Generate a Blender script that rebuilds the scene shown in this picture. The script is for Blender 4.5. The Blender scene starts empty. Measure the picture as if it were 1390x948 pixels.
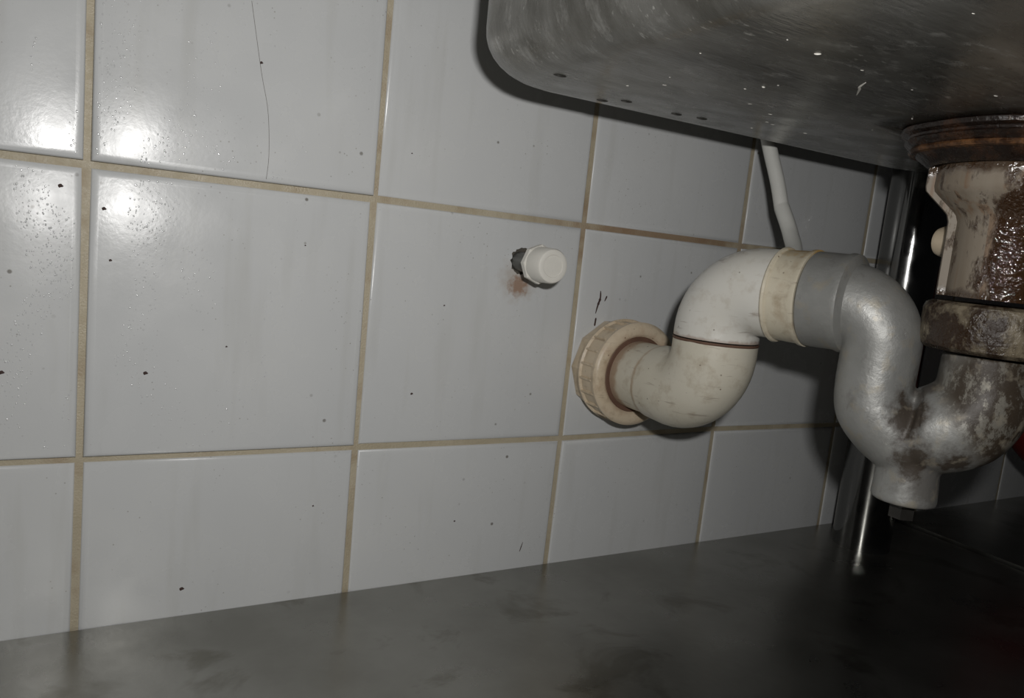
import bpy, bmesh, math, random
from mathutils import Vector, Matrix, noise
random.seed(7)
S = bpy.context.scene
COL = S.collection

# ---------------------------------------------------------------- camera, world, light, exposure
CAM = Vector((-0.008273, -0.443591, -0.015644))
YAW, PITCH, ROLL, FPX = 0.532119, -0.137597, 0.103546, 1050.0
fw = Vector((math.sin(YAW)*math.cos(PITCH), math.cos(YAW)*math.cos(PITCH), math.sin(PITCH)))
r0 = Vector((math.cos(YAW), -math.sin(YAW), 0)); u0 = r0.cross(fw)
rt = math.cos(ROLL)*r0 + math.sin(ROLL)*u0
up = -math.sin(ROLL)*r0 + math.cos(ROLL)*u0
cd = bpy.data.cameras.new('camera'); cam = bpy.data.objects.new('camera', cd); COL.objects.link(cam)
cd.sensor_width = 36; cd.lens = 36*FPX/1390; cd.clip_start = 0.01
m3 = Matrix((rt, up, -fw)).transposed()
cam.matrix_world = Matrix.Translation(CAM) @ m3.to_4x4()
S.camera = cam

w = bpy.data.worlds.new('world'); S.world = w; w.use_nodes = True
w.node_tree.nodes['Background'].inputs[0].default_value = (0.9, 0.92, 1.0, 1)
w.node_tree.nodes['Background'].inputs[1].default_value = 0.006

ld = bpy.data.lights.new('camera_flash', 'AREA'); ld.shape = 'RECTANGLE'; ld.size = 0.022; ld.size_y = 0.012
ld.energy = 1.16; ld.color = (1.0, 0.985, 0.965)
lo = bpy.data.objects.new('camera_flash', ld); COL.objects.link(lo)
aim = (fw*1.0 - rt*0.22 + up*0.12).normalized()
zax = -aim; xax = up.cross(zax).normalized(); yax = zax.cross(xax)
lo.matrix_world = Matrix.Translation(CAM + rt*0.036 + up*0.041) @ Matrix((xax, yax, zax)).transposed().to_4x4()

S.view_settings.view_transform = 'Standard'; S.view_settings.look = 'None'
S.view_settings.gamma = 1; S.view_settings.use_curve_mapping = False
S.view_settings.exposure = 0.0

# ---------------------------------------------------------------- material helpers
class N:
    """small node-tree writer"""
    def __init__(s, name):
        s.m = bpy.data.materials.new(name); s.m.use_nodes = True
        s.t = s.m.node_tree; s.b = s.t.nodes['Principled BSDF']
        s.co = s.t.nodes.new('ShaderNodeTexCoord').outputs['Object']
    def link(s, a, b): s.t.links.new(a, b)
    def mp(s, scale=(1,1,1), loc=(0,0,0), rot=(0,0,0)):
        n = s.t.nodes.new('ShaderNodeMapping'); s.link(s.co, n.inputs[0])
        n.inputs[1].default_value = loc; n.inputs[2].default_value = rot; n.inputs[3].default_value = scale
        return n.outputs[0]
    def noise(s, scale, detail=4, rough=0.55, vec=None, dist=0):
        n = s.t.nodes.new('ShaderNodeTexNoise'); s.link(vec or s.co, n.inputs['Vector'])
        n.inputs['Scale'].default_value = scale; n.inputs['Detail'].default_value = detail
        n.inputs['Roughness'].default_value = rough; n.inputs['Distortion'].default_value = dist
        return n.outputs['Fac']
    def voro(s, scale, vec=None, rnd=1):
        n = s.t.nodes.new('ShaderNodeTexVoronoi'); s.link(vec or s.co, n.inputs['Vector'])
        n.inputs['Scale'].default_value = scale; n.inputs['Randomness'].default_value = rnd
        return n.outputs['Distance']
    def ramp(s, fac, stops):
        n = s.t.nodes.new('ShaderNodeValToRGB'); s.link(fac, n.inputs[0]); e = n.color_ramp.elements
        while len(e) < len(stops): e.new(0.5)
        for k, (p, c) in enumerate(stops):
            e[k].position = p; e[k].color = (c, c, c, 1) if not hasattr(c, '__len__') else (*c, 1)
        return n.outputs[0]
    def math(s, op, a, b=None, clamp=False):
        n = s.t.nodes.new('ShaderNodeMath'); n.operation = op; n.use_clamp = clamp
        for k, v in enumerate((a, b)):
            if v is None: continue
            if isinstance(v, (int, float)): n.inputs[k].default_value = v
            else: s.link(v, n.inputs[k])
        return n.outputs[0]
    def mix(s, fac, a, b):
        n = s.t.nodes.new('ShaderNodeMixRGB')
        for k, v in enumerate((fac, a, b)):
            if isinstance(v, (int, float)): n.inputs[k].default_value = v if k == 0 else (v, v, v, 1)
            elif isinstance(v, tuple): n.inputs[k].default_value = (*v, 1)
            else: s.link(v, n.inputs[k])
        return n.outputs[0]
    def dist(s, p, scale=(1,1,1)):
        """distance from an object-space point"""
        a = s.t.nodes.new('ShaderNodeVectorMath'); a.operation = 'SUBTRACT'; s.link(s.co, a.inputs[0]); a.inputs[1].default_value = p
        c = s.t.nodes.new('ShaderNodeVectorMath'); c.operation = 'MULTIPLY'; s.link(a.outputs[0], c.inputs[0]); c.inputs[1].default_value = scale
        b = s.t.nodes.new('ShaderNodeVectorMath'); b.operation = 'LENGTH'; s.link(c.outputs[0], b.inputs[0])
        return b.outputs['Value']
    def blob(s, p, r, nz, scale=(1,1,1)):
        """ragged patch of dirt: 1 in the middle, 0 outside"""
        d = s.math('DIVIDE', s.dist(p, scale), r)
        d = s.math('ADD', d, s.math('MULTIPLY', s.math('SUBTRACT', nz, 0.5), 1.6))
        return s.ramp(d, [(0.45, 1.0), (1.0, 0.0)])
    def set(s, color=None, rough=None, metal=None, spec=None, coat=None, coat_rough=None):
        for k, v in (('Base Color', color), ('Roughness', rough), ('Metallic', metal), ('Specular IOR Level', spec), ('Coat Weight', coat), ('Coat Roughness', coat_rough)):
            if v is None: continue
            i = s.b.inputs[k]
            if isinstance(v, (int, float)): i.default_value = v
            elif isinstance(v, tuple): i.default_value = (*v, 1)
            else: s.link(v, i)
        return s
    def bump(s, h, strength=0.3, dist=0.001, after=None):
        n = s.t.nodes.new('ShaderNodeBump'); n.inputs['Strength'].default_value = strength
        n.inputs['Distance'].default_value = dist; s.link(h, n.inputs['Height'])
        if after is not None: s.link(after, n.inputs['Normal'])
        s.link(n.outputs[0], s.b.inputs['Normal']); return n.outputs[0]

def mat_tile():
    n = N('glazed_tile')
    cloud = n.noise(9, 4)
    col = n.mix(cloud, (0.555, 0.57, 0.58), (0.64, 0.645, 0.635))
    streak = n.noise(60, 3, vec=n.mp((1.2, 1, 0.12)))
    col = n.mix(n.ramp(streak, [(0.55, 0.0), (0.8, 0.35)]), col, (0.46, 0.46, 0.43))
    # dust specks
    v = n.voro(70); gate = n.noise(14, 2)
    sp = n.math('MULTIPLY', n.ramp(v, [(0.05, 1.0), (0.09, 0.0)]), n.ramp(gate, [(0.52, 0.0), (0.6, 1.0)]))
    col = n.mix(n.math('MULTIPLY', sp, 0.75), col, (0.10, 0.085, 0.06))
    v2 = n.voro(260)
    sp2 = n.math('MULTIPLY', n.ramp(v2, [(0.06, 1.0), (0.13, 0.0)]), n.ramp(n.noise(25, 2), [(0.5, 0.0), (0.62, 0.6)]))
    col = n.mix(sp2, col, (0.22, 0.2, 0.17))
    # rust below the capped stub, grime near the waste pipe
    nz = n.noise(300, 5)
    col = n.mix(n.math('MULTIPLY', n.blob((0.2525, 0, -0.0440), 0.0085, nz), 0.75), col, (0.26, 0.11, 0.045))
    col = n.mix(n.math('MULTIPLY', n.blob((0.2525, 0, -0.0400), 0.017, n.noise(120, 4)), 0.35), col, (0.33, 0.24, 0.16))
    col = n.mix(n.math('MULTIPLY', n.blob((0.40, 0, -0.140), 0.05, n.noise(80, 4), (1, 1, 3)), 0.35), col, (0.25, 0.23, 0.19))
    rough = n.ramp(n.noise(35, 4), [(0.35, 0.20), (0.7, 0.32)])
    n.set(col, rough, 0, 0.34)
    b = n.bump(n.noise(7, 2), 0.35, 0.0015)
    n.bump(n.noise(420, 3), 0.10, 0.0004, b)
    return n.m

def mat_grout():
    n = N('stained_grout')
    c = n.mix(n.noise(25, 4), (0.36, 0.305, 0.20), (0.56, 0.50, 0.385))
    br = n.ramp(n.noise(55, 5), [(0.52, 0.0), (0.68, 1.0)])
    c = n.mix(n.math('MULTIPLY', br, 0.35), c, (0.27, 0.17, 0.09))
    c = n.mix(n.math('MULTIPLY', n.blob((0.37, 0, 0), 0.11, n.noise(60, 4), (1, 1, 3)), 0.6), c, (0.23, 0.12, 0.06))
    n.set(c, n.ramp(n.noise(200, 3), [(0.4, 0.3), (0.65, 0.7)]), 0, 0.5)
    n.bump(n.noise(900, 4), 0.8, 0.0006)
    return n.m

def mat_pvc(name, base, stains=(), dirt=0.35):
    n = N(name)
    c = n.mix(n.noise(22, 4), base, tuple(x*y for x, y in zip(base, (0.88, 0.85, 0.77))))
    d = n.ramp(n.noise(90, 6, 0.65), [(0.52, 0.0), (0.72, 1.0)])
    c = n.mix(n.math('MULTIPLY', d, dirt), c, (0.30, 0.22, 0.13))
    sc = n.ramp(n.noise(140, 3, vec=n.mp((0.25, 0.25, 2.6))), [(0.63, 0.0), (0.70, 1.0)])
    c = n.mix(n.math('MULTIPLY', sc, 0.45), c, (0.22, 0.16, 0.12))
    v = n.voro(150)
    c = n.mix(n.math('MULTIPLY', n.ramp(v, [(0.05, 1.0), (0.10, 0.0)]), n.ramp(n.noise(40, 2), [(0.42, 0), (0.55, .9)])), c, (0.12, 0.08, 0.05))
    nz = n.noise(150, 5)
    for p, r, col, k, sca in stains:
        c = n.mix(n.math('MULTIPLY', n.blob(p, r, nz, sca), k), c, col)
    n.set(c, n.ramp(n.noise(60, 4), [(0.35, 0.30), (0.7, 0.5)]), 0, 0.5)
    n.bump(n.noise(260, 4), 0.18, 0.0006)
    return n.m

def mat_simple(name, col, rough=0.5, metal=0.0, var=0.25, scale=60, bump=0.2):
    n = N(name)
    n.set(n.mix(n.noise(scale, 5), tuple(x*(1-var) for x in col), tuple(min(1, x*(1+var)) for x in col)), n.ramp(n.noise(scale*1.7, 4), [(0.3, max(0.02, rough-0.1)), (0.7, rough+0.1)]), metal, 0.5)
    n.bump(n.noise(scale*5, 4), bump, 0.0006)
    return n.m

def mat_basin():
    n = N('grimy_basin_steel')
    g = n.noise(11, 6, 0.65, vec=n.mp((1, 1.7, 1)))
    c = n.mix(n.ramp(g, [(0.38, 0.0), (0.72, 1.0)]), (0.13, 0.125, 0.11), (0.36, 0.355, 0.335))
    # white water marks rubbed along the sheet
    s1 = n.ramp(n.noise(80, 6, 0.7, vec=n.mp((0.8, 1.5, 0.6), rot=(0, 0, 0.5))), [(0.54, 0.0), (0.68, 1.0)])
    s1 = n.math('MULTIPLY', s1, n.ramp(n.noise(9, 3), [(0.45, 0.0), (0.6, 1.0)]))
    c = n.mix(n.math('MULTIPLY', s1, 0.22), c, (0.70, 0.70, 0.68))
    ch = n.math('MULTIPLY', n.ramp(n.noise(300, 4, 0.6, vec=n.mp((0.35, 1.2, 1), rot=(0, 0, -0.9))), [(0.64, 0.0), (0.70, 1.0)]), n.ramp(n.noise(14, 3), [(0.48, 0), (0.58, 1)]))
    c = n.mix(n.math('MULTIPLY', ch, 0.7), c, (0.75, 0.74, 0.70))
    c = n.mix(n.math('MULTIPLY', n.blob((0.391, -0.225, 0.065), 0.075, n.noise(60, 5)), 0.65), c, (0.12, 0.085, 0.05))
    v = n.voro(120); 
    c = n.mix(n.math('MULTIPLY', n.ramp(v, [(0.05, 1), (0.1, 0)]), n.ramp(n.noise(30, 2), [(0.5, 0), (0.6, 1)])), c, (0.09, 0.07, 0.05))
    met = n.math('SUBTRACT', 0.70, n.math('MULTIPLY', s1, 0.5))
    n.set(c, n.ramp(n.noise(28, 5, vec=n.mp((1, 2, 1))), [(0.3, 0.18), (0.7, 0.36)]), met, 0.5)
    b = n.bump(n.noise(5, 2), 0.3, 0.004)
    n.bump(n.noise(230, 5, vec=n.mp((0.4, 2, 1), rot=(0, 0, 0.5))), 0.35, 0.0006, b)
    return n.m

def mat_shelf():
    n = N('dull_shelf_steel')
    g = n.noise(8, 6, 0.6)
    c = n.mix(n.ramp(g, [(0.35, 0), (0.7, 1)]), (0.30, 0.295, 0.27), (0.42, 0.415, 0.39))
    st = n.ramp(n.noise(16, 5, 0.6, dist=0.6), [(0.56, 0.0), (0.66, 1.0)])
    c = n.mix(n.math('MULTIPLY', st, 0.45), c, (0.13, 0.12, 0.085))
    w_ = n.ramp(n.noise(90, 6, 0.7, vec=n.mp((2.2, 0.5, 1), rot=(0, 0, 0.3))), [(0.62, 0), (0.72, 1)])
    w_ = n.math('MULTIPLY', w_, n.ramp(n.noise(10, 3), [(0.5, 0), (0.6, 1)]))
    c = n.mix(n.math('MULTIPLY', w_, 0.4), c, (0.5, 0.5, 0.47))
    n.set(c, n.ramp(n.noise(20, 5), [(0.3, 0.24), (0.7, 0.38)]), 0.97, 0.5)
    n.bump(n.noise(200, 5), 0.15, 0.0006)
    return n.m

def mat_trap(name, dirty):
    n = N(name)
    c = n.mix(n.noise(45, 5), (0.28, 0.28, 0.265), (0.42, 0.42, 0.405))
    met = 0.5
    g = n.noise(75, 7, 0.7, vec=n.mp((1, 1, 0.55)))
    base_k = n.math('MULTIPLY', n.ramp(g, [(0.58, 0.0), (0.70, 1.0)]), 0.45)
    fine = n.noise(105, 9, 0.78, vec=n.mp((1, 1, 0.6), loc=(1, 0, 0)))
    bowl = n.ramp(n.dist((0.402, -0.247, -0.066)), [(0.036, 1.0), (0.043, 0.0)])
    k = n.math('MULTIPLY', n.ramp(fine, [(0.435, 0.0), (0.505, 1.0)]), bowl)
    k = n.math('MAXIMUM', k, base_k)
    for p, r_, w_ in (((0.362, -0.2145, -0.083), 0.013, 1.0), ((0.3640, -0.2200, -0.105), 0.012, 1.0), ((0.372, -0.236, -0.105), 0.012, 1.0), ((0.388, -0.247, -0.106), 0.014, 1.0), ((0.405, -0.255, -0.095), 0.016, 0.9), ((0.374, -0.226, -0.112), 0.018, 0.6), ((0.372, -0.214, -0.066), 0.010, 0.8), ((0.392, -0.2315, -0.050), 0.033, 0.75)):
        k = n.math('MAXIMUM', k, n.math('MULTIPLY', n.blob(p, r_, n.noise(150, 7, 0.7), (1, 1, 0.7 if r_ < 0.03 else 3.5)), w_))
    c = n.mix(n.math('MULTIPLY', bowl, 0.75), c, (0.20, 0.18, 0.14))
    c = n.mix(n.math('MULTIPLY', k, 0.93), c, (0.040, 0.026, 0.015))
    c = n.mix(n.math('MULTIPLY', n.ramp(n.noise(120, 5), [(0.55, 0), (0.70, 1)]), 0.5), c, (0.42, 0.37, 0.28))
    n.set(c, n.ramp(n.noise(110, 5), [(0.3, 0.40), (0.7, 0.58)]), n.math('MULTIPLY', n.math('SUBTRACT', met, n.math('MULTIPLY', bowl, 0.25)), n.math('SUBTRACT', 1.0, k)), 0.5)
    n.bump(n.math('ADD', n.noise(330, 6, 0.65), n.math('MULTIPLY', n.noise(60, 4), 1.5)), 0.3, 0.0008)
    return n.m

DRX, DRY = 0.3920, -0.2315
def mat_strainer():
    n = N('stained_drain_plastic')
    st = n.noise(50, 4, vec=n.mp((2, 2, 0.22)))
    c = n.mix(st, (0.16, 0.12, 0.08), (0.34, 0.30, 0.245))
    c = n.mix(n.math('MULTIPLY', n.ramp(n.noise(90, 4, vec=n.mp((2.4, 2.4, 0.12))), [(0.52, 0), (0.62, 1)]), 0.55), c, (0.20, 0.11, 0.055))
    g = n.noise(48, 7, 0.65, vec=n.mp((1, 1, 0.6), loc=(0.3, 0, 0)))
    # wet brown run down the side towards the room
    side = n.math('ADD', n.math('MULTIPLY', n.dist((0.410, -0.275, 0.000), (1, 1, 0.10)), 19.0), n.math('MULTIPLY', g, 0.9))
    side = n.math('MULTIPLY', side, 0.5)
    k = n.ramp(side, [(0.765, 1.0), (0.80, 0.0)])
    k = n.math('MAXIMUM', k, n.math('MULTIPLY', n.ramp(n.noise(85, 7, 0.7, vec=n.mp((1, 1, 0.5), loc=(0, 1, 0))), [(0.54, 0), (0.64, 1)]), 0.7))
    c = n.mix(k, c, (0.060, 0.028, 0.012))
    for zz, hh in ((0.043, 0.006), (-0.0205, 0.005)):
        k = n.math('MAXIMUM', k, n.math('MULTIPLY', n.blob((DRX, DRY, zz), 1.0, n.noise(130, 6), (1, 1, 1/hh)), 0.85))
    c = n.mix(n.math('MULTIPLY', k, 0.9), c, (0.045, 0.022, 0.010))
    rough = n.mix(k, 0.5, 0.055)
    n.set(c, rough, 0, n.math('ADD', 0.4, n.math('MULTIPLY', k, 0.6)))
    wet = n.math('MULTIPLY', n.noise(520, 2), k)
    n.bump(wet, 1.0, 0.0010)
    return n.m

def mat_rust(name, dark, light, rough=0.25, bs=0.9):
    n = N(name)
    g = n.noise(60, 7, 0.7, vec=n.mp((1, 1, 0.8)))
    c = n.mix(n.ramp(g, [(0.47, 0), (0.61, 1)]), dark, light)
    n.set(c, n.ramp(n.noise(90, 4), [(0.35, rough-0.1), (0.7, rough+0.35)]), 0.0, 0.5)
    n.bump(n.noise(380, 5), bs, 0.0012)
    return n.m

M = {}
M['tile'] = mat_tile(); M['grout'] = mat_grout()
brown = (0.20, 0.085, 0.035)
PVCW = (0.71, 0.705, 0.68); PVCC = (0.72, 0.66, 0.55)
M['pvc_up'] = mat_pvc('white_pvc', PVCW, [((0.337, -0.1, -0.062), 0.003, brown, 0.5, (0.02, 0.02, 1))])
M['pvc_low'] = mat_pvc('cream_pvc', (0.64, 0.61, 0.53), [((0.336, -0.0555, -0.098), 0.0028, (0.36, 0.24, 0.14), 0.6, (0.02, 1, 0.02)), ((0.336, -0.033, -0.098), 0.006, (0.30, 0.16, 0.08), 0.6, (0.05, 1, 0.05))], 0.45)
M['pvc_cuff'] = mat_pvc('stained_pvc', (0.66, 0.61, 0.50), [((0.350, -0.149, -0.004), 0.014, (0.50, 0.30, 0.06), 0.85, (1, 1, 1)), ((0.352, -0.153, -0.03), 0.006, (0.36, 0.24, 0.13), 0.4, (0.2, 1, 0.2))], 0.6)
M['collar'] = mat_pvc('yellowed_pvc', (0.66, 0.56, 0.43), [((0.336, -0.031, -0.098), 0.005, (0.30, 0.13, 0.05), 0.35, (0.15, 1, 0.15))], 0.6)
M['drop'] = mat_simple('water_film', (0.58, 0.59, 0.59), 0.11, 0, 0.03, 90, 0.0)
M['drop'].node_tree.nodes['Principled BSDF'].inputs['Specular IOR Level'].default_value = 1.0
M['seal'] = mat_simple('rusty_seal', (0.13, 0.07, 0.045), 0.7, 0, 0.5, 90)
M['cap'] = mat_simple('white_cap_plastic', (0.74, 0.72, 0.66), 0.4, 0, 0.08, 90)
M['nipple'] = mat_simple('dark_metal', (0.13, 0.13, 0.12), 0.45, 0.4, 0.4, 120)
M['mortar'] = mat_simple('dark_mortar', (0.09, 0.08, 0.065), 0.9, 0, 0.5, 200, 0.8)
M['hose'] = mat_simple('white_hose', (0.66, 0.66, 0.62), 0.4, 0, 0.06, 90)
M['basin'] = mat_basin(); M['shelf'] = mat_shelf()
M['leg'] = mat_simple('polished_steel', (0.20, 0.20, 0.195), 0.11, 0.95, 0.12, 30, 0.02)
M['trap'] = mat_trap('cast_aluminium', False); M['trapd'] = mat_trap('grimy_aluminium', True)
M['strainer'] = mat_strainer()
M['flange'] = mat_rust('wet_rust', (0.012, 0.007, 0.005), (0.045, 0.020, 0.010), 0.18)
M['bronze'] = mat_rust('orange_rust', (0.04, 0.017, 0.007), (0.17, 0.08, 0.032), 0.3)
M['nut'] = mat_rust('sludge_covered_metal', (0.030, 0.016, 0.008), (0.21, 0.175, 0.12), 0.20, 0.8)
M['plug'] = mat_simple('black_plug', (0.03, 0.028, 0.025), 0.4, 0.2, 0.4, 90)
M['red'] = mat_simple('red_rubber', (0.12, 0.008, 0.006), 0.6, 0, 0.2, 60)
M['dirt'] = mat_simple('dark_dirt', (0.055, 0.03, 0.025), 0.8, 0, 0.4, 300)
M['hair'] = mat_simple('brown_hair', (0.10, 0.085, 0.07), 0.6, 0, 0.1, 100)
M['floor'] = mat_simple('dark_floor', (0.10, 0.095, 0.09), 0.5, 0, 0.3, 12)

# ---------------------------------------------------------------- mesh helpers
def obj(name, bm, mat, parent=None, smooth=True, sharp=0.6):
    bmesh.ops.recalc_face_normals(bm, faces=bm.faces)
    me = bpy.data.meshes.new(name); bm.to_mesh(me); bm.free()
    me.materials.append(mat)
    if smooth:
        for p in me.polygons: p.use_smooth = True
        me.set_sharp_from_angle(angle=sharp)
    o = bpy.data.objects.new(name, me); COL.objects.link(o)
    if parent: o.parent = parent
    return o
def tag(o, label, cat, group=None):
    o['label'] = label; o['category'] = cat
    if group: o['group'] = group
    return o
def thing(name, label, cat, loc=(0,0,0), group=None):
    o = bpy.data.objects.new(name, None); COL.objects.link(o); o.location = loc
    o.empty_display_size = 0.01
    return tag(o, label, cat, group)
def part(name, bm, mat, t, **k):
    """part given in world coordinates; its thing may sit anywhere"""
    bmesh.ops.translate(bm, verts=bm.verts, vec=-t.location) if False else None
    o = obj(name, bm, mat, None, **k); o.parent = t
    o.matrix_parent_inverse = Matrix.Translation(-t.location)
    return o
def box(bm, lo_, hi, bev=0):
    lo_, hi = Vector(lo_), Vector(hi)
    r = bmesh.ops.create_cube(bm, size=1); vs = r['verts']
    for v in vs: v.co = Vector(((v.co[i]+0.5)*(hi[i]-lo_[i])+lo_[i]) for i in range(3))
    if bev:
        es = list({e for v in vs for e in v.link_edges})
        bmesh.ops.bevel(bm, geom=es, offset=bev, segments=2, affect='EDGES', clamp_overlap=True)
def frame_of(d):
    d = d.normalized(); a = Vector((0,0,1)) if abs(d.z) < 0.9 else Vector((1,0,0))
    x = a.cross(d).normalized(); return x, d.cross(x)
def lathe(bm, prof, o, d, seg=64, wob=0.0, closed=False):
    """prof = [(t along d, radius)], around the axis o + t*d"""
    o, d = Vector(o), Vector(d).normalized(); x, y = frame_of(d); rings = []
    for t, r in prof:
        c = o + d*t
        if r < 1e-6: rings.append([bm.verts.new(c)]); continue
        ring = []
        for k in range(seg):
            a = 2*math.pi*k/seg; rr = r*(1 + wob*noise.noise(Vector((math.cos(a)*2.2, math.sin(a)*2.2, t*60))))
            ring.append(bm.verts.new(c + (x*math.cos(a)+y*math.sin(a))*rr))
        rings.append(ring)
    for a, b in zip(rings, rings[1:]):
        if len(a) == 1 and len(b) == 1: continue
        if len(a) == 1:
            for k in range(seg): bm.faces.new((a[0], b[k], b[(k+1)%seg]))
        elif len(b) == 1:
            for k in range(seg): bm.faces.new((a[k], b[0], a[(k+1)%seg]))
        else:
            for k in range(seg): bm.faces.new((a[k], b[k], b[(k+1)%seg], a[(k+1)%seg]))
    if closed:
        a, b = rings[-1], rings[0]
        for k in range(seg): bm.faces.new((a[k], b[k], b[(k+1)%seg], a[(k+1)%seg]))
def smooth_path(P, R, n=10):
    P = [Vector(p) for p in P]; out = []; ro = []
    for i in range(len(P)-1):
        p0, p1, p2, p3 = P[max(i-1,0)], P[i], P[i+1], P[min(i+2,len(P)-1)]
        for k in range(n):
            t = k/n
            out.append(0.5*((2*p1)+(p2-p0)*t+(2*p0-5*p1+4*p2-p3)*t*t+(3*p1-p0-3*p2+p3)*t**3))
            ro.append(R[i]+(R[i+1]-R[i])*t)
    out.append(P[-1]); ro.append(R[-1]); return out, ro
def sweep(bm, pts, radii, seg=32, caps=True):
    pts = [Vector(p) for p in pts]; n = len(pts)
    tang = [(pts[min(i+1,n-1)]-pts[max(i-1,0)]).normalized() for i in range(n)]
    x, _ = frame_of(tang[0]); rings = []
    for i in range(n):
        x = (x - tang[i]*x.dot(tang[i])).normalized(); y = tang[i].cross(x)
        rings.append([bm.verts.new(pts[i]+(x*math.cos(2*math.pi*k/seg)+y*math.sin(2*math.pi*k/seg))*radii[i]) for k in range(seg)])
    for a, b in zip(rings, rings[1:]):
        for k in range(seg): bm.faces.new((a[k], b[k], b[(k+1)%seg], a[(k+1)%seg]))
    if caps: bm.faces.new(rings[0]); bm.faces.new(rings[-1])
def bend(a, c, b, r, n=14):
    """path a -> corner c -> b with a round corner of radius r"""
    a, c, b = Vector(a), Vector(c), Vector(b); u = (a-c).normalized(); v = (b-c).normalized()
    out = [a]; o = c + u*r + v*r
    for k in range(n+1):
        t = math.pi/2*k/n; out.append(o - v*r*math.cos(t) - u*r*math.sin(t))
    out.append(b); return out

# ---------------------------------------------------------------- setting: tiled wall
T = 0.15
bm = bmesh.new(); box(bm, (-0.62, 0.0011, -0.41), (1.22, 0.05, 0.47))
# recess behind the capped stub is cut below
wall = obj('wall_back', bm, M['grout'], smooth=False); wall['kind'] = 'structure'
random.seed(3)
TILE = {}
BOW = 0.0003
def surf(x, z):
    """height (y) of the glazed face at x, z"""
    i = math.floor(x/T); j = math.floor(-z/T)
    cx, cz, tx, tz, lift = TILE[(i, j)]
    h = T/2; a, b = (x-cx)/h, (z-cz)/h
    return -lift + (x-cx)*tx + (z-cz)*tz - BOW*(1-0.5*(a*a+b*b))
def node(i, j):        # grid crossings, a few of them slightly off the regular grid as the tiler left them
    base = {(0,0): (0.0005, 0.0006), (1,0): (0.149, 0.0008), (2,0): (0.3003, 0.0), (3,0): (0.4505, -0.0008),
            (0,1): (0.0005, -0.1502), (1,1): (0.1490, -0.1505), (2,1): (0.3010, -0.1510), (3,1): (0.4495, -0.1490)}
    if (i, j) in base: return base[(i, j)]
    return (i*T, -j*T)
G = 0.0017
HOLE = (0.2535, -0.0278)
for j in range(-3, 3):
    for i in range(-4, 8):
        x0, z0 = node(i, j); x1, z1 = node(i+1, j); x2, z2 = node(i+1, j+1); x3, z3 = node(i, j+1)
        q = [(x0+G, z0-G), (x1-G, z1-G), (x2-G, z2+G), (x3+G, z3+G)]
        if j == 2 and False: continue
        tx, tz = random.uniform(-.003, .003), random.uniform(-.003, .003)
        lift = random.uniform(0, 0.0003)
        if i in (-1, 0) and j in (-1, 0): tx, tz, lift = 0.003, (0.031 if j < 0 else 0.021), (0.0021 if j < 0 else 0.0014)      # these four lean back a little
        cx = sum(p[0] for p in q)/4; cz = sum(p[1] for p in q)/4
        TILE[(i, j)] = (cx, cz, tx, tz, lift)
        def P(c, ins, y):
            sx = 1 if q[c][0] < cx else -1; sz = 1 if q[c][1] < cz else -1
            X, Z = q[c][0]+sx*ins, q[c][1]+sz*ins
            return (X, y + surf(min(max(X, i*T+1e-4), (i+1)*T-1e-4), min(max(Z, -(j+1)*T+1e-4), -j*T-1e-4)), Z)
        bm = bmesh.new(); rings = []
        for ins, y in ((0, 0.006), (0, 0.0017), (0.0003, 0.0010), (0.0010, 0.00045), (0.0022, 0.00012), (0.004, 0.0)):
            rings.append([bm.verts.new(P(c, ins, y)) for c in range(4)])
        for a, b in zip(rings, rings[1:]):
            for k in range(4): bm.faces.new((a[k], b[k], b[(k+1)%4], a[(k+1)%4]))
        if (i, j) == (1, 0):      # this tile is chipped open around the stub
            fr = rings[-1]; n = 40; hole = []; hole2 = []
            for k in range(n):
                a = 2*math.pi*k/n
                r = 0.0088*(1+0.16*noise.noise(Vector((math.cos(a)*2, math.sin(a)*2, 3)))+0.10*random.uniform(-1, 1))
                X, Z = HOLE[0]+r*math.cos(a), HOLE[1]+r*math.sin(a)
                yy = surf(X, Z)
                hole.append(bm.verts.new((X, yy, Z))); hole2.append(bm.verts.new((X+0.0004*math.cos(a), 0.006, Z+0.0004*math.sin(a))))
            # fan: each corner serves its quadrant
            cor = {}
            for k in range(4):
                v = fr[k].co; cor[(v.x > HOLE[0], v.z > HOLE[1])] = fr[k]
            def quad(k):
                a = 2*math.pi*(k+0.5)/n
                return (math.cos(a) > 0, math.sin(a) > 0)
            for k in range(n):
                c = cor[quad(k)]; bm.faces.new((hole[k], hole[(k+1)%n], c))
                bm.faces.new((hole[k], hole2[k], hole2[(k+1)%n], hole[(k+1)%n]))
                c2 = cor[quad((k+1)%n)]
                if c2 is not c: bm.faces.new((hole[(k+1)%n], c2, c))
        else:
            f0 = bm.faces.new(rings[-1])
            bmesh.ops.subdivide_edges(bm, edges=f0.edges[:], cuts=3, use_grid_fill=True)
            for v in bm.verts:
                if v.co.y < 0.0019 and all(abs(v.co.x-cx) < T/2-0.0045 and abs(v.co.z-cz) < T/2-0.0045 for _ in (0,)): v.co.y = surf(v.co.x, v.co.z)
        obj('tile', bm, M['tile'], wall, sharp=0.9)
# dark mortar at the bottom of the hole, standing just proud of the grout bed
bm = bmesh.new(); lathe(bm, [(0, 0.0095), (0, 0.0)], (HOLE[0], 0.0009, HOLE[1]), (0, -1, 0), 24)
obj('mortar', bm, M['mortar'], wall)
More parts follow.
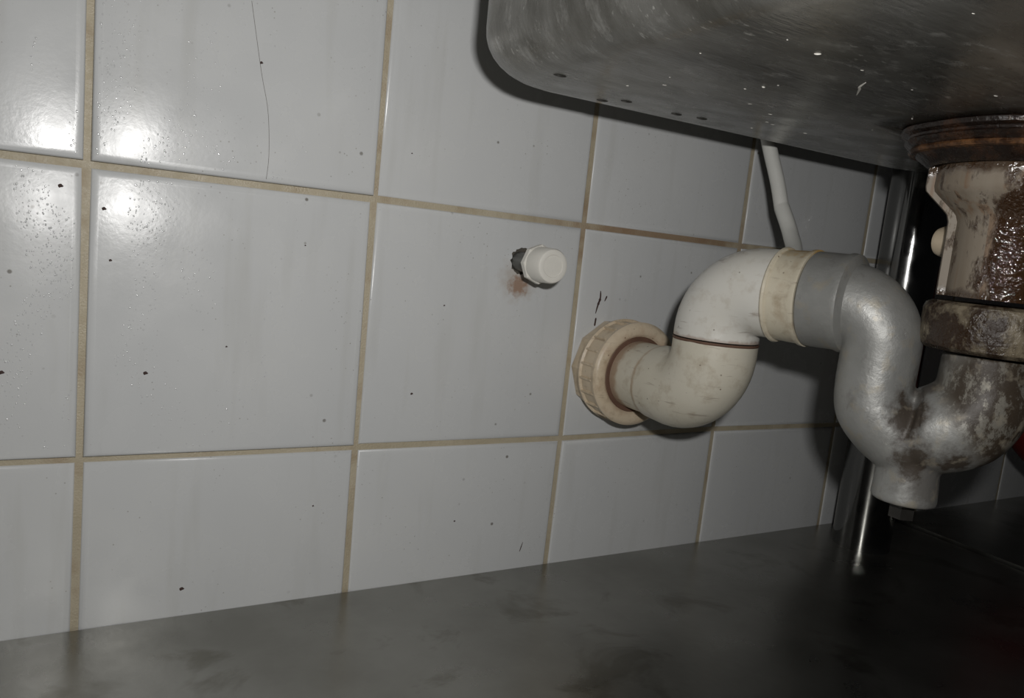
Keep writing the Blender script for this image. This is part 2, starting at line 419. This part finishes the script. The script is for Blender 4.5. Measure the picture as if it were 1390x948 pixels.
# dirt on the tiles
def hair(pts, r, name, parent=wall, mat='hair'):
    P, R = smooth_path([(x, surf(x, z)-0.0001, z) for x, z in pts], [r]*len(pts), 8)
    bm = bmesh.new(); sweep(bm, P, R, 5); return obj(name, bm, M[mat], parent)
hair([(0.0735, 0.094), (0.0800, 0.060), (0.0845, 0.040), (0.0862, 0.018), (0.0855, 0.004)], 0.00011, 'hair')
def smear(pts, wd, name='dirt_streak'):
    P, _ = smooth_path([(x, surf(x, z), z) for x, z in pts], [1]*len(pts), 5); n = len(P)
    R = [wd*(0.25+0.75*math.sin(math.pi*k/(n-1))*(0.5+0.5*abs(noise.noise(Vector((k*0.6, wd*1e4, 1)))*2))) for k in range(n)]
    bm = bmesh.new(); sweep(bm, P, R, 6)
    for v in bm.verts: v.co.y = surf(v.co.x, v.co.z)+(v.co.y-surf(v.co.x, v.co.z))*0.35
    return obj(name, bm, M['dirt'], wall)
smear([(0.3202, -0.0438), (0.3206, -0.0490), (0.3192, -0.0540), (0.3180, -0.0600)], 0.0012)
smear([(0.3188, -0.0630), (0.3184, -0.0690)], 0.0011)
smear([(0.3263, -0.0470), (0.3247, -0.0510)], 0.0009)
smear([(0.278, -0.226), (0.276, -0.233)], 0.0005)
bm = bmesh.new()
for x, z, r in ((0.0085, -0.0205, .0011), (-0.0105, -0.0115, .0012), (0.012, -0.046, .0008), (0.0300, -0.104, .0012), (-0.0335, -0.1040, .0012), (0.0530, -0.2290, .0013), (0.0800, 0.0640, .0009), (0.183, -0.117, .0009), (0.0700, -0.0890, .0006), (0.125, -0.186, .0006), (0.222, -0.205, .0007), (0.20, -0.06, .0006), (0.17, 0.03, .0005), (0.11, -0.03, .0005)):
    lathe(bm, [(0.0, r), (0.0003, r*0.7), (0.0004, 0)], (x, surf(x, z), z), (0, -1, 0), 9, 0.9)
o = obj('dirt_speck', bm, M['dirt'], wall); o['kind'] = 'stuff'

# condensation on the cold tiles at the left
bm = bmesh.new(); random.seed(11); cnt = 0
while cnt < 2200:
    x = random.gauss(-0.008, 0.045); z = random.gauss(-0.02, 0.075)
    if x > 0.11 or abs(z) > 0.145 or x < -0.14: continue
    if noise.noise(Vector((x*45, z*18, 4))) < 0.0 or min(x % T, T-x % T) < 0.004 or min(z % T, T-z % T) < 0.004: continue
    cnt += 1
    rr = random.uniform(0.00022, 0.00065); k0 = random.uniform(0.5, 1.1); cy = surf(x, z); h = rr*random.uniform(0.10, 0.17); ph = random.random()
    RR = [[bm.verts.new((x+rr*f*math.cos(a+ph)*k0, surf(x, z)-h*(1-f*f)+(0.00008 if f == 1 else 0), z+rr*f*math.sin(a+ph)*1.3)) for a in (k*math.pi/4 for k in range(8))] for f in (1, 0.66, 0.33)]
    tp = bm.verts.new((x, cy-h, z))
    for a, b in zip(RR, RR[1:]):
        for k in range(8): bm.faces.new((a[k], a[(k+1)%8], b[(k+1)%8], b[k]))
    for k in range(8): bm.faces.new((RR[2][k], RR[2][(k+1)%8], tp))
o = obj('water_droplets', bm, M['drop'], wall, sharp=3); o['kind'] = 'stuff'

bm = bmesh.new(); box(bm, (-0.62, -1.3, -0.43), (1.22, 0.05, -0.41)); f_ = obj('floor', bm, M['floor'], smooth=False); f_['kind'] = 'structure'

# ---------------------------------------------------------------- steel sink bench
DR = Vector((0.3920, -0.2315, 0.0))
bench = thing('sink_bench', 'stainless steel sink bench with grimy basin above and dull undershelf below', 'sink', (0.05, -0.30, -0.41))
def rrect(x0, x1, y0, y1, r, n=16):
    out = []
    for cx, cy, a0 in ((x1-r, y1-r, 0), (x0+r, y1-r, 90), (x0+r, y0+r, 180), (x1-r, y0+r, 270)):
        for k in range(n):
            a = math.radians(a0+90*k/(n-1)); out.append((cx+r*math.cos(a), cy+r*math.sin(a)))
    return out
BX0, BX1, BY0, BY1 = 0.1665, 0.562, -0.43, -0.0560
ZB = 0.0652; FR = 0.023
bm = bmesh.new(); rings = []
def ring(ins, z, fdip=None):
    R = rrect(BX0+ins, BX1-ins, BY0+ins, BY1-ins, max(0.045-ins*0.6, 0.02))
    return [bm.verts.new((x, y, z)) for x, y in R]
rings.append(ring(-0.012, 0.272)); rings.append(ring(0, 0.268)); rings.append(ring(0.0, 0.20)); rings.append(ring(0.0, 0.13))
for k in range(9):
    a = math.pi/2*k/8; rings.append(ring(FR*(1-math.cos(a)), ZB+FR*(1-math.sin(a))))
last = [v.co.copy() for v in rings[-1]]
for t in (0.12, 0.25, 0.4, 0.55, 0.7, 0.85, 1.0):
    rr = []
    for k, p in enumerate(last):
        a = math.atan2(p.y-DR.y, p.x-DR.x); e = Vector((DR.x+0.050*math.cos(a), DR.y+0.050*math.sin(a), ZB-0.0060))
        rr.append(bm.verts.new(p.lerp(e, t)))
    rings.append(rr)
n = len(last)
for a, b in zip(rings, rings[1:]):
    for k in range(n): bm.faces.new((a[k], a[(k+1)%n], b[(k+1)%n], b[k]))
bs = part('basin', bm, M['basin'], bench, sharp=1.2)
sm = bs.modifiers.new('thick', 'SOLIDIFY'); sm.thickness = 0.001
lowf = min(bs.data.polygons, key=lambda p: p.center.z); sm.offset = -1 if lowf.normal.z < 0 else 1      # the sheet thickens inwards
from mathutils.bvhtree import BVHTree
bvh = BVHTree.FromPolygons([v.co.copy() for v in bs.data.vertices], [tuple(p.vertices) for p in bs.data.polygons])
def under(x, y):
    h = bvh.ray_cast(Vector((x, y, -0.2)), Vector((0, 0, 1)))
    return h[0].z if h[0] else 0.066
def flake(bm, pts, wd):
    P, _ = smooth_path([(x, y, under(x, y)) for x, y in pts], [1]*len(pts), 4); m = len(P)
    sweep(bm, P, [wd*(0.3+0.7*math.sin(math.pi*k/(m-1))) for k in range(m)], 6)
bm = bmesh.new()
flake(bm, [(0.2700, -0.2290), (0.2745, -0.2230), (0.2781, -0.2203), (0.2850, -0.2140)], 0.0006)
flake(bm, [(0.2285, -0.2370), (0.2300, -0.2390)], 0.0005); flake(bm, [(0.2555, -0.1876), (0.2570, -0.1880)], 0.0005)
random.seed(5)
for _ in range(26):
    x, y = random.uniform(0.20, 0.36), random.uniform(-0.30, -0.10); a = random.uniform(-0.9, -0.4); L = random.uniform(0.0006, 0.0022)
    flake(bm, [(x, y), (x+L*math.cos(a), y+L*math.sin(a))], random.uniform(0.00010, 0.00022))
o = part('residue_flakes', bm, M['cap'], bench); o['kind'] = 'stuff'
bm = bmesh.new()
for x, y in ((0.2488, -0.1000), (0.2875, -0.0960), (0.303, -0.1000), (0.2424, -0.0868), (0.1950, -0.1171)):
    flake(bm, [(x-0.003, y+0.0015), (x, y), (x+0.003, y-0.0005)], 0.0009)
o = part('dent_marks', bm, M['plug'], bench); o['kind'] = 'stuff'  # dents in the sheet, their dark shading laid on as thin dark slivers
bm = bmesh.new()
for a, b in (((-0.50, -0.60), (BX0, -0.012)), ((BX1, -0.60), (0.665, -0.012)), ((BX0, -0.60), (BX1, BY0)), ((BX0, BY1), (BX1, -0.012))):
    box(bm, (a[0], a[1], 0.272), (b[0], b[1], 0.2745))
box(bm, (-0.50, -0.6015, 0.235), (0.665, -0.60, 0.2745)); box(bm, (0.6650, -0.60, 0.235), (0.6665, -0.012, 0.2745))
part('worktop', bm, M['shelf'], bench, smooth=False)
bm = bmesh.new(); box(bm, (-0.50, -0.59, -0.2475), (0.692, -0.0006, -0.2450)); box(bm, (-0.50, -0.59, -0.275), (0.692, -0.5885, -0.2475)); box(bm, (0.6905, -0.588, -0.275), (0.692, -0.0006, -0.2476))
part('undershelf', bm, M['shelf'], bench, smooth=False)
bm = bmesh.new(); lathe(bm, [(0, 0), (0, 0.021), (0.003, 0.0235), (0.679, 0.0235), (0.679, 0)], (0.5975, -0.0455, -0.408), (0, 0, 1), 64)
part('leg', bm, M['leg'], bench)
bm = bmesh.new(); lathe(bm, [(0, 0), (0, 0.027), (0.002, 0.0275), (0.0020, 0)], (0.5975, -0.0455, -0.41), (0, 0, 1), 32)
part('foot', bm, M['plug'], bench)

# neighbouring shelf beyond the seam
nb = thing('steel_shelf', 'dark lower steel shelf beyond the seam at the right, next to the bench leg', 'shelf', (0.95, -0.30, -0.41))
bm = bmesh.new(); box(bm, (0.696, -0.59, -0.2475), (1.20, -0.0006, -0.2452)); box(bm, (0.696, -0.59, -0.2452), (0.6975, -0.0006, -0.2425))
part('shelf_board', bm, M['shelf'], nb, smooth=False)
for x, y in ((0.74, -0.56), (1.17, -0.56), (1.17, -0.04)):
    bm = bmesh.new(); lathe(bm, [(0, 0), (0, 0.019), (0.1625, 0.019), (0.1625, 0)], (x, y, -0.41), (0, 0, 1), 24)
    part('leg', bm, M['leg'], nb)

# ---------------------------------------------------------------- capped stubs
def capped_stub(x, z, L, label, s=1.0):
    t = thing('capped_stub', label, 'pipe cap', (x, 0, z))
    bm = bmesh.new(); lathe(bm, [(0.0, 0), (0.0, 0.0064*s), (0.028*1, 0.0064*s), (0.028, 0)], (x, 0.0008, z), (0, -1, 0), 32)
    part('nipple', bm, M['nipple'], t)
    bm = bmesh.new()
    lathe(bm, [(0.0, 0), (0.0, 0.0116*s), (0.0010, 0.0126*s), (0.0045, 0.0126*s), (0.0052, 0.0118*s), (0.0052, 0)], (x, -L+0.020, z), (0, -1, 0), 8)
    part('hex_base', bm, M['cap'], t, sharp=0.3)
    bm = bmesh.new()
    lathe(bm, [(0, 0), (0, 0.0112*s), (0.0135, 0.0109*s), (0.0148, 0.0102*s), (0.0153, 0.0090*s), (0.0151, 0.0070*s), (0.0147, 0.0067*s), (0.0147, 0)], (x, -L+0.0155, z), (0, -1, 0), 48)
    part('cap', bm, M['cap'], t)
    return t
capped_stub(0.2520, -0.0282, 0.0415, 'white plastic cap on dark stub in a chipped hole of the tile')

# ---------------------------------------------------------------- white PVC waste pipe
AX = Vector((0.337, 0, -0.098)); YE = -0.100; ZT = -0.0300
A = Vector((0.2924, -0.9563, 0)).normalized()
E2 = Vector((AX.x, YE, ZT))
wp = thing('waste_pipe', 'white plastic waste pipe of two stacked elbows with ribbed yellowed wall collar', 'pipe', (AX.x, 0, AX.z))
bm = bmesh.new(); lathe(bm, [(0, 0.024), (0, 0.0345), (0.003, 0.0350), (0.010, 0.0345), (0.012, 0.030)], (AX.x, -0.0006, AX.z), (0, -1, 0), 10, 0)
part('wall_flange', bm, M['collar'], wp, sharp=0.3)
bm = bmesh.new(); lathe(bm, [(0, 0.027), (0, 0.0350), (0.0012, 0.0362), (0.0035, 0.0366), (0.0045, 0.0350), (0.0165, 0.0348), (0.0175, 0.0362), (0.0200, 0.0364), (0.0215, 0.0352), (0.0225, 0.0335), (0.0225, 0.0290), (0.0212, 0.0268), (0.018, 0.0252)], (AX.x, -0.0095, AX.z), (0, -1, 0), 96)
col_ = part('collar', bm, M['collar'], wp)
rib0 = None
for k in range(22):
    if rib0 is None:
        bm = bmesh.new(); box(bm, (-0.0008, -0.0070, 0.0340), (0.0008, 0.0070, 0.03645), 0.0004)
        rib0 = obj('grip_rib', bm, M['collar'], col_)
        r_ = rib0
    else:
        r_ = rib0.copy(); COL.objects.link(r_)
    r_.parent = col_; r_.matrix_parent_inverse = Matrix.Identity(4)
    r_.matrix_basis = Matrix.Translation((AX.x, -0.0201, AX.z)) @ Matrix.Rotation(2*math.pi*k/22, 4, 'Y')
bm = bmesh.new(); lathe(bm, [(0, 0.0262), (0.0006, 0.0266), (0.0012, 0.0260), (0.0012, 0.0232), (0, 0.0232)], (AX.x, -0.0296, AX.z), (0, -1, 0), 64, 0.02, True)
part('seal_ring', bm, M['seal'], wp)
bm = bmesh.new(); lathe(bm, [(0, 0.0235), (0.055, 0.0235)], (AX.x, -0.008, AX.z), (0, -1, 0), 64)
part('sleeve', bm, M['pvc_low'], wp)
RP = 0.0256
pth = bend((AX.x, -0.056, AX.z), (AX.x, YE, AX.z), (AX.x, YE, -0.0625), 0.0285)
bm = bmesh.new(); sweep(bm, pth, [RP-0.0008]+[RP]*(len(pth)-2)+[RP], 64)
part('elbow', bm, M['pvc_low'], wp)
bm = bmesh.new(); lathe(bm, [(0, 0.0248), (0, 0.0257), (0.0006, 0.0261), (0.0015, 0.0257), (0.0015, 0.0248)], (AX.x, YE, -0.0635), (0, 0, 1), 64, 0.015, True)
part('joint_ring', bm, M['seal'], wp)
pth = bend((AX.x, YE, -0.0612), tuple(E2), tuple(E2+A*0.039), 0.0270)
bm = bmesh.new(); sweep(bm, pth, [RP]*len(pth), 64)
part('elbow', bm, M['pvc_up'], wp)
bm = bmesh.new(); lathe(bm, [(0, 0.0250), (0, 0.0266), (0.0010, 0.0274), (0.0022, 0.0270), (0.0028, 0.0258)], E2+A*0.0365, A, 64, 0.004)
part('bead', bm, M['pvc_cuff'], wp)
bm = bmesh.new(); lathe(bm, [(0, 0.0258), (0.013, 0.0262), (0.0145, 0.0271), (0.0165, 0.0272), (0.0165, 0.0255)], E2+A*0.0392, A, 64, 0.006)
part('cuff', bm, M['pvc_cuff'], wp)

# ---------------------------------------------------------------- cast aluminium trap
def remeshed(name, bm, mat, t, vox=0.0011, it=6):
    bmesh.ops.recalc_face_normals(bm, faces=bm.faces)
    me = bpy.data.meshes.new(name); bm.to_mesh(me); bm.free()
    o = bpy.data.objects.new(name, me); COL.objects.link(o)
    md = o.modifiers.new('r', 'REMESH'); md.mode = 'VOXEL'; md.voxel_size = vox
    md2 = o.modifiers.new('s', 'SMOOTH'); md2.iterations = it; md2.factor = 0.5
    dg = bpy.context.evaluated_depsgraph_get(); ev = o.evaluated_get(dg)
    me2 = bpy.data.meshes.new_from_object(ev); o.modifiers.clear(); o.data = me2
    me2.materials.clear(); me2.materials.append(mat)
    for p in me2.polygons: p.use_smooth = True
    o.parent = t; o.matrix_parent_inverse = Matrix.Translation(-t.location)
    return o
LG = Vector((0.3655, -0.1905, 0)); RG = Vector((DR.x, DR.y, 0)); MID = (LG+RG)/2
tr = thing('drain_trap', 'cast aluminium s shaped trap with grimy bowl between white pipe and drain nut', 'trap', (MID.x, MID.y, -0.132))
bm = bmesh.new()
s0 = E2 + A*0.060
corner = Vector((LG.x, LG.y, ZT))
P = [tuple(s0)] 
pp = bend(s0, corner, (LG.x, LG.y, -0.0600), 0.0215)
P2, R2 = smooth_path([(LG.x, LG.y, -0.0600), (LG.x, LG.y, -0.0720), (LG.x+0.0008, LG.y-0.0015, -0.0830), tuple(LG.lerp(RG, 0.20)+Vector((0, 0, -0.0925))), tuple(LG.lerp(RG, 0.36)+Vector((0, 0, -0.0985))), tuple(MID+Vector((0, 0, -0.1010)))], [0.0194, 0.0194, 0.0194, 0.0190, 0.0180, 0.0165], 6)
m_ = len(pp); P = pp + P2[1:]
R_ = [0.0222]*2 + [0.0222-0.0028*k/(m_-3) for k in range(m_-2)] + R2[1:]
sweep(bm, P, R_, 48)
# bowl rising to the nut
P, R_ = smooth_path([RG+Vector((0, 0, -0.0475)), RG+Vector((0, 0, -0.060)), RG+Vector((0, 0, -0.072)), RG.lerp(LG, 0.13)+Vector((0, 0, -0.0825)), RG.lerp(LG, 0.34)+Vector((0.0, 0, -0.0885)), RG.lerp(LG, 0.55)+Vector((0, 0, -0.0900)), RG.lerp(LG, 0.68)+Vector((-0.001, -0.001, -0.0890))], [0.0203, 0.0208, 0.0225, 0.0238, 0.0232, 0.0218, 0.0190], 6)
sweep(bm, P, R_, 48)
lathe(bm, [(0, 0), (0, 0.014), (0, 0.0160), (0.003, 0.0160), (0.018, 0.0150), (0.038, 0.0150), (0.038, 0)], MID+Vector((-0.001, 0.0015, -0.1295)), (0, 0, 1), 48)
remeshed('body', bm, M['trap'], tr)
bm = bmesh.new(); lathe(bm, [(0, 0.0230), (0, 0.0258), (0.0006, 0.0264), (0.0160, 0.0262), (0.0185, 0.0270), (0.0215, 0.0266), (0.0225, 0.0245), (0.0235, 0.0215)], E2+A*0.0560, A, 64, 0.006)
part('inlet_socket', bm, M['trap'], tr)
bm = bmesh.new(); lathe(bm, [(0, 0), (0, 0.0068), (0.008, 0.0068), (0.008, 0.0125), (0.011, 0.0125), (0.011, 0)], MID+Vector((-0.001, 0.001, -0.1385)), (0, 0, 1), 6)
part('cleanout_plug', bm, M['plug'], tr, sharp=0.3)

# ---------------------------------------------------------------- drain under the basin
dn = thing('sink_drain', 'rust stained drain body with corroded flange under the basin and thick sludge covered nut', 'drain', (DR.x, DR.y, 0.062))
bm = bmesh.new(); lathe(bm, [(0, 0.0550), (0.0010, 0.0565), (0.0030, 0.0560), (0.0042, 0.0535), (0.0052, 0.0530), (0.0064, 0.0545), (0.0078, 0.0532), (0.0096, 0.0505), (0.0125, 0.0480), (0.0165, 0.0425), (0.0175, 0.0400)], DR+Vector((0, 0, 0.0600)), (0, 0, -1), 96, 0.02)
part('flange', bm, M['flange'], dn)
bm = bmesh.new(); lathe(bm, [(0, 0.0485), (0.0003, 0.0512), (0.0014, 0.0518), (0.0026, 0.0508), (0.003, 0.0485)], DR+Vector((0, 0, 0.0508)), (0, 0, -1), 96, 0.015, True)
part('clamp_ring', bm, M['bronze'], dn)
body = [(0.000, 0.0358), (0.002, 0.0370), (0.0125, 0.0372), (0.0150, 0.0366), (0.0172, 0.0345), (0.0240, 0.0275), (0.0262, 0.0256), (0.0295, 0.0245), (0.0660, 0.0243)]
bm = bmesh.new(); lathe(bm, body, DR+Vector((0, 0, 0.0460)), (0, 0, -1), 72, 0.006)
part('body', bm, M['strainer'], dn)
# moulded seam rib down each side
for sgn in (-1, 1):
    dv = (CAM - DR); dv.z = 0; dv.normalize(); side = Vector((-dv.y, dv.x, 0))*sgn
    bm = bmesh.new(); th = dv*0.0020; off = dv*0.0035
    prev = None; first = None
    for t, r in body:
        c = DR+Vector((0, 0, 0.046-t)) + off
        ring_ = [bm.verts.new(c+side*(r-0.006)+th), bm.verts.new(c+side*(r+0.0030)+th), bm.verts.new(c+side*(r+0.0036)), bm.verts.new(c+side*(r+0.0030)-th), bm.verts.new(c+side*(r-0.006)-th)]
        if prev:
            for k in range(5): bm.faces.new((prev[k], ring_[k], ring_[(k+1)%5], prev[(k+1)%5]))
        else: bm.faces.new(ring_)
        prev = ring_
    bm.faces.new(prev)
    part('seam_rib', bm, M['strainer'], dn, sharp=0.5)
bm = bmesh.new(); lathe(bm, [(0, 0.0235), (0, 0.0290), (0.0015, 0.0318), (0.0040, 0.0328), (0.0180, 0.0328), (0.0220, 0.0318), (0.0240, 0.0290), (0.0245, 0.021)], DR+Vector((0, 0, -0.0225)), (0, 0, -1), 96, 0.012)
part('coupling_nut', bm, M['nut'], dn)

bm = bmesh.new(); lat = (-side*0.80*1 - dv*0.60).normalized()
LEFT = -1 if (-rt).dot(side) < 0 else 1
lat = (side*LEFT*0.84 - dv*0.54).normalized()
lathe(bm, [(0.020, 0), (0.020, 0.0082), (0.0345, 0.0082), (0.0370, 0.0074), (0.0385, 0.0050), (0.0389, 0)], DR+Vector((0, 0, 0.0075)), lat, 32)
part('side_port', bm, M['collar'], dn)

# ---------------------------------------------------------------- thin overflow hose and red hose
hs = thing('overflow_hose', 'thin white hose dropping behind the basin edge to the white pipe', 'hose', (0.4, -0.09, -0.007))
P, R_ = smooth_path([(0.4120, -0.030, 0.150), (0.4160, -0.038, 0.095), (0.4195, -0.0415, 0.0735), (0.4230, -0.052, 0.045), (0.4240, -0.0585, 0.0265)], [0.0050]*5, 8)
bm = bmesh.new(); sweep(bm, P, R_, 24); part('tube', bm, M['hose'], hs)
P, R_ = smooth_path([(0.4241, -0.0585, 0.0270), (0.4190, -0.0740, 0.0085), (0.4020, -0.0930, -0.0060), (0.3660, -0.1080, -0.0200)], [0.0053]*4, 8)
bm = bmesh.new(); sweep(bm, P, R_, 24); part('spigot', bm, M['hose'], hs)
P, R_ = smooth_path([(0.86, -0.06, -0.02), (0.80, -0.075, -0.055), (0.742, -0.09, -0.105), (0.780, -0.10, -0.150), (0.86, -0.11, -0.150), (0.98, -0.10, -0.10)], [0.028]*6, 10)
bm = bmesh.new(); sweep(bm, P, R_, 32); tag(obj('rubber_hose', bm, M['red'], None), 'dark red thick hose glimpsed at right edge behind the trap bowl', 'hose')
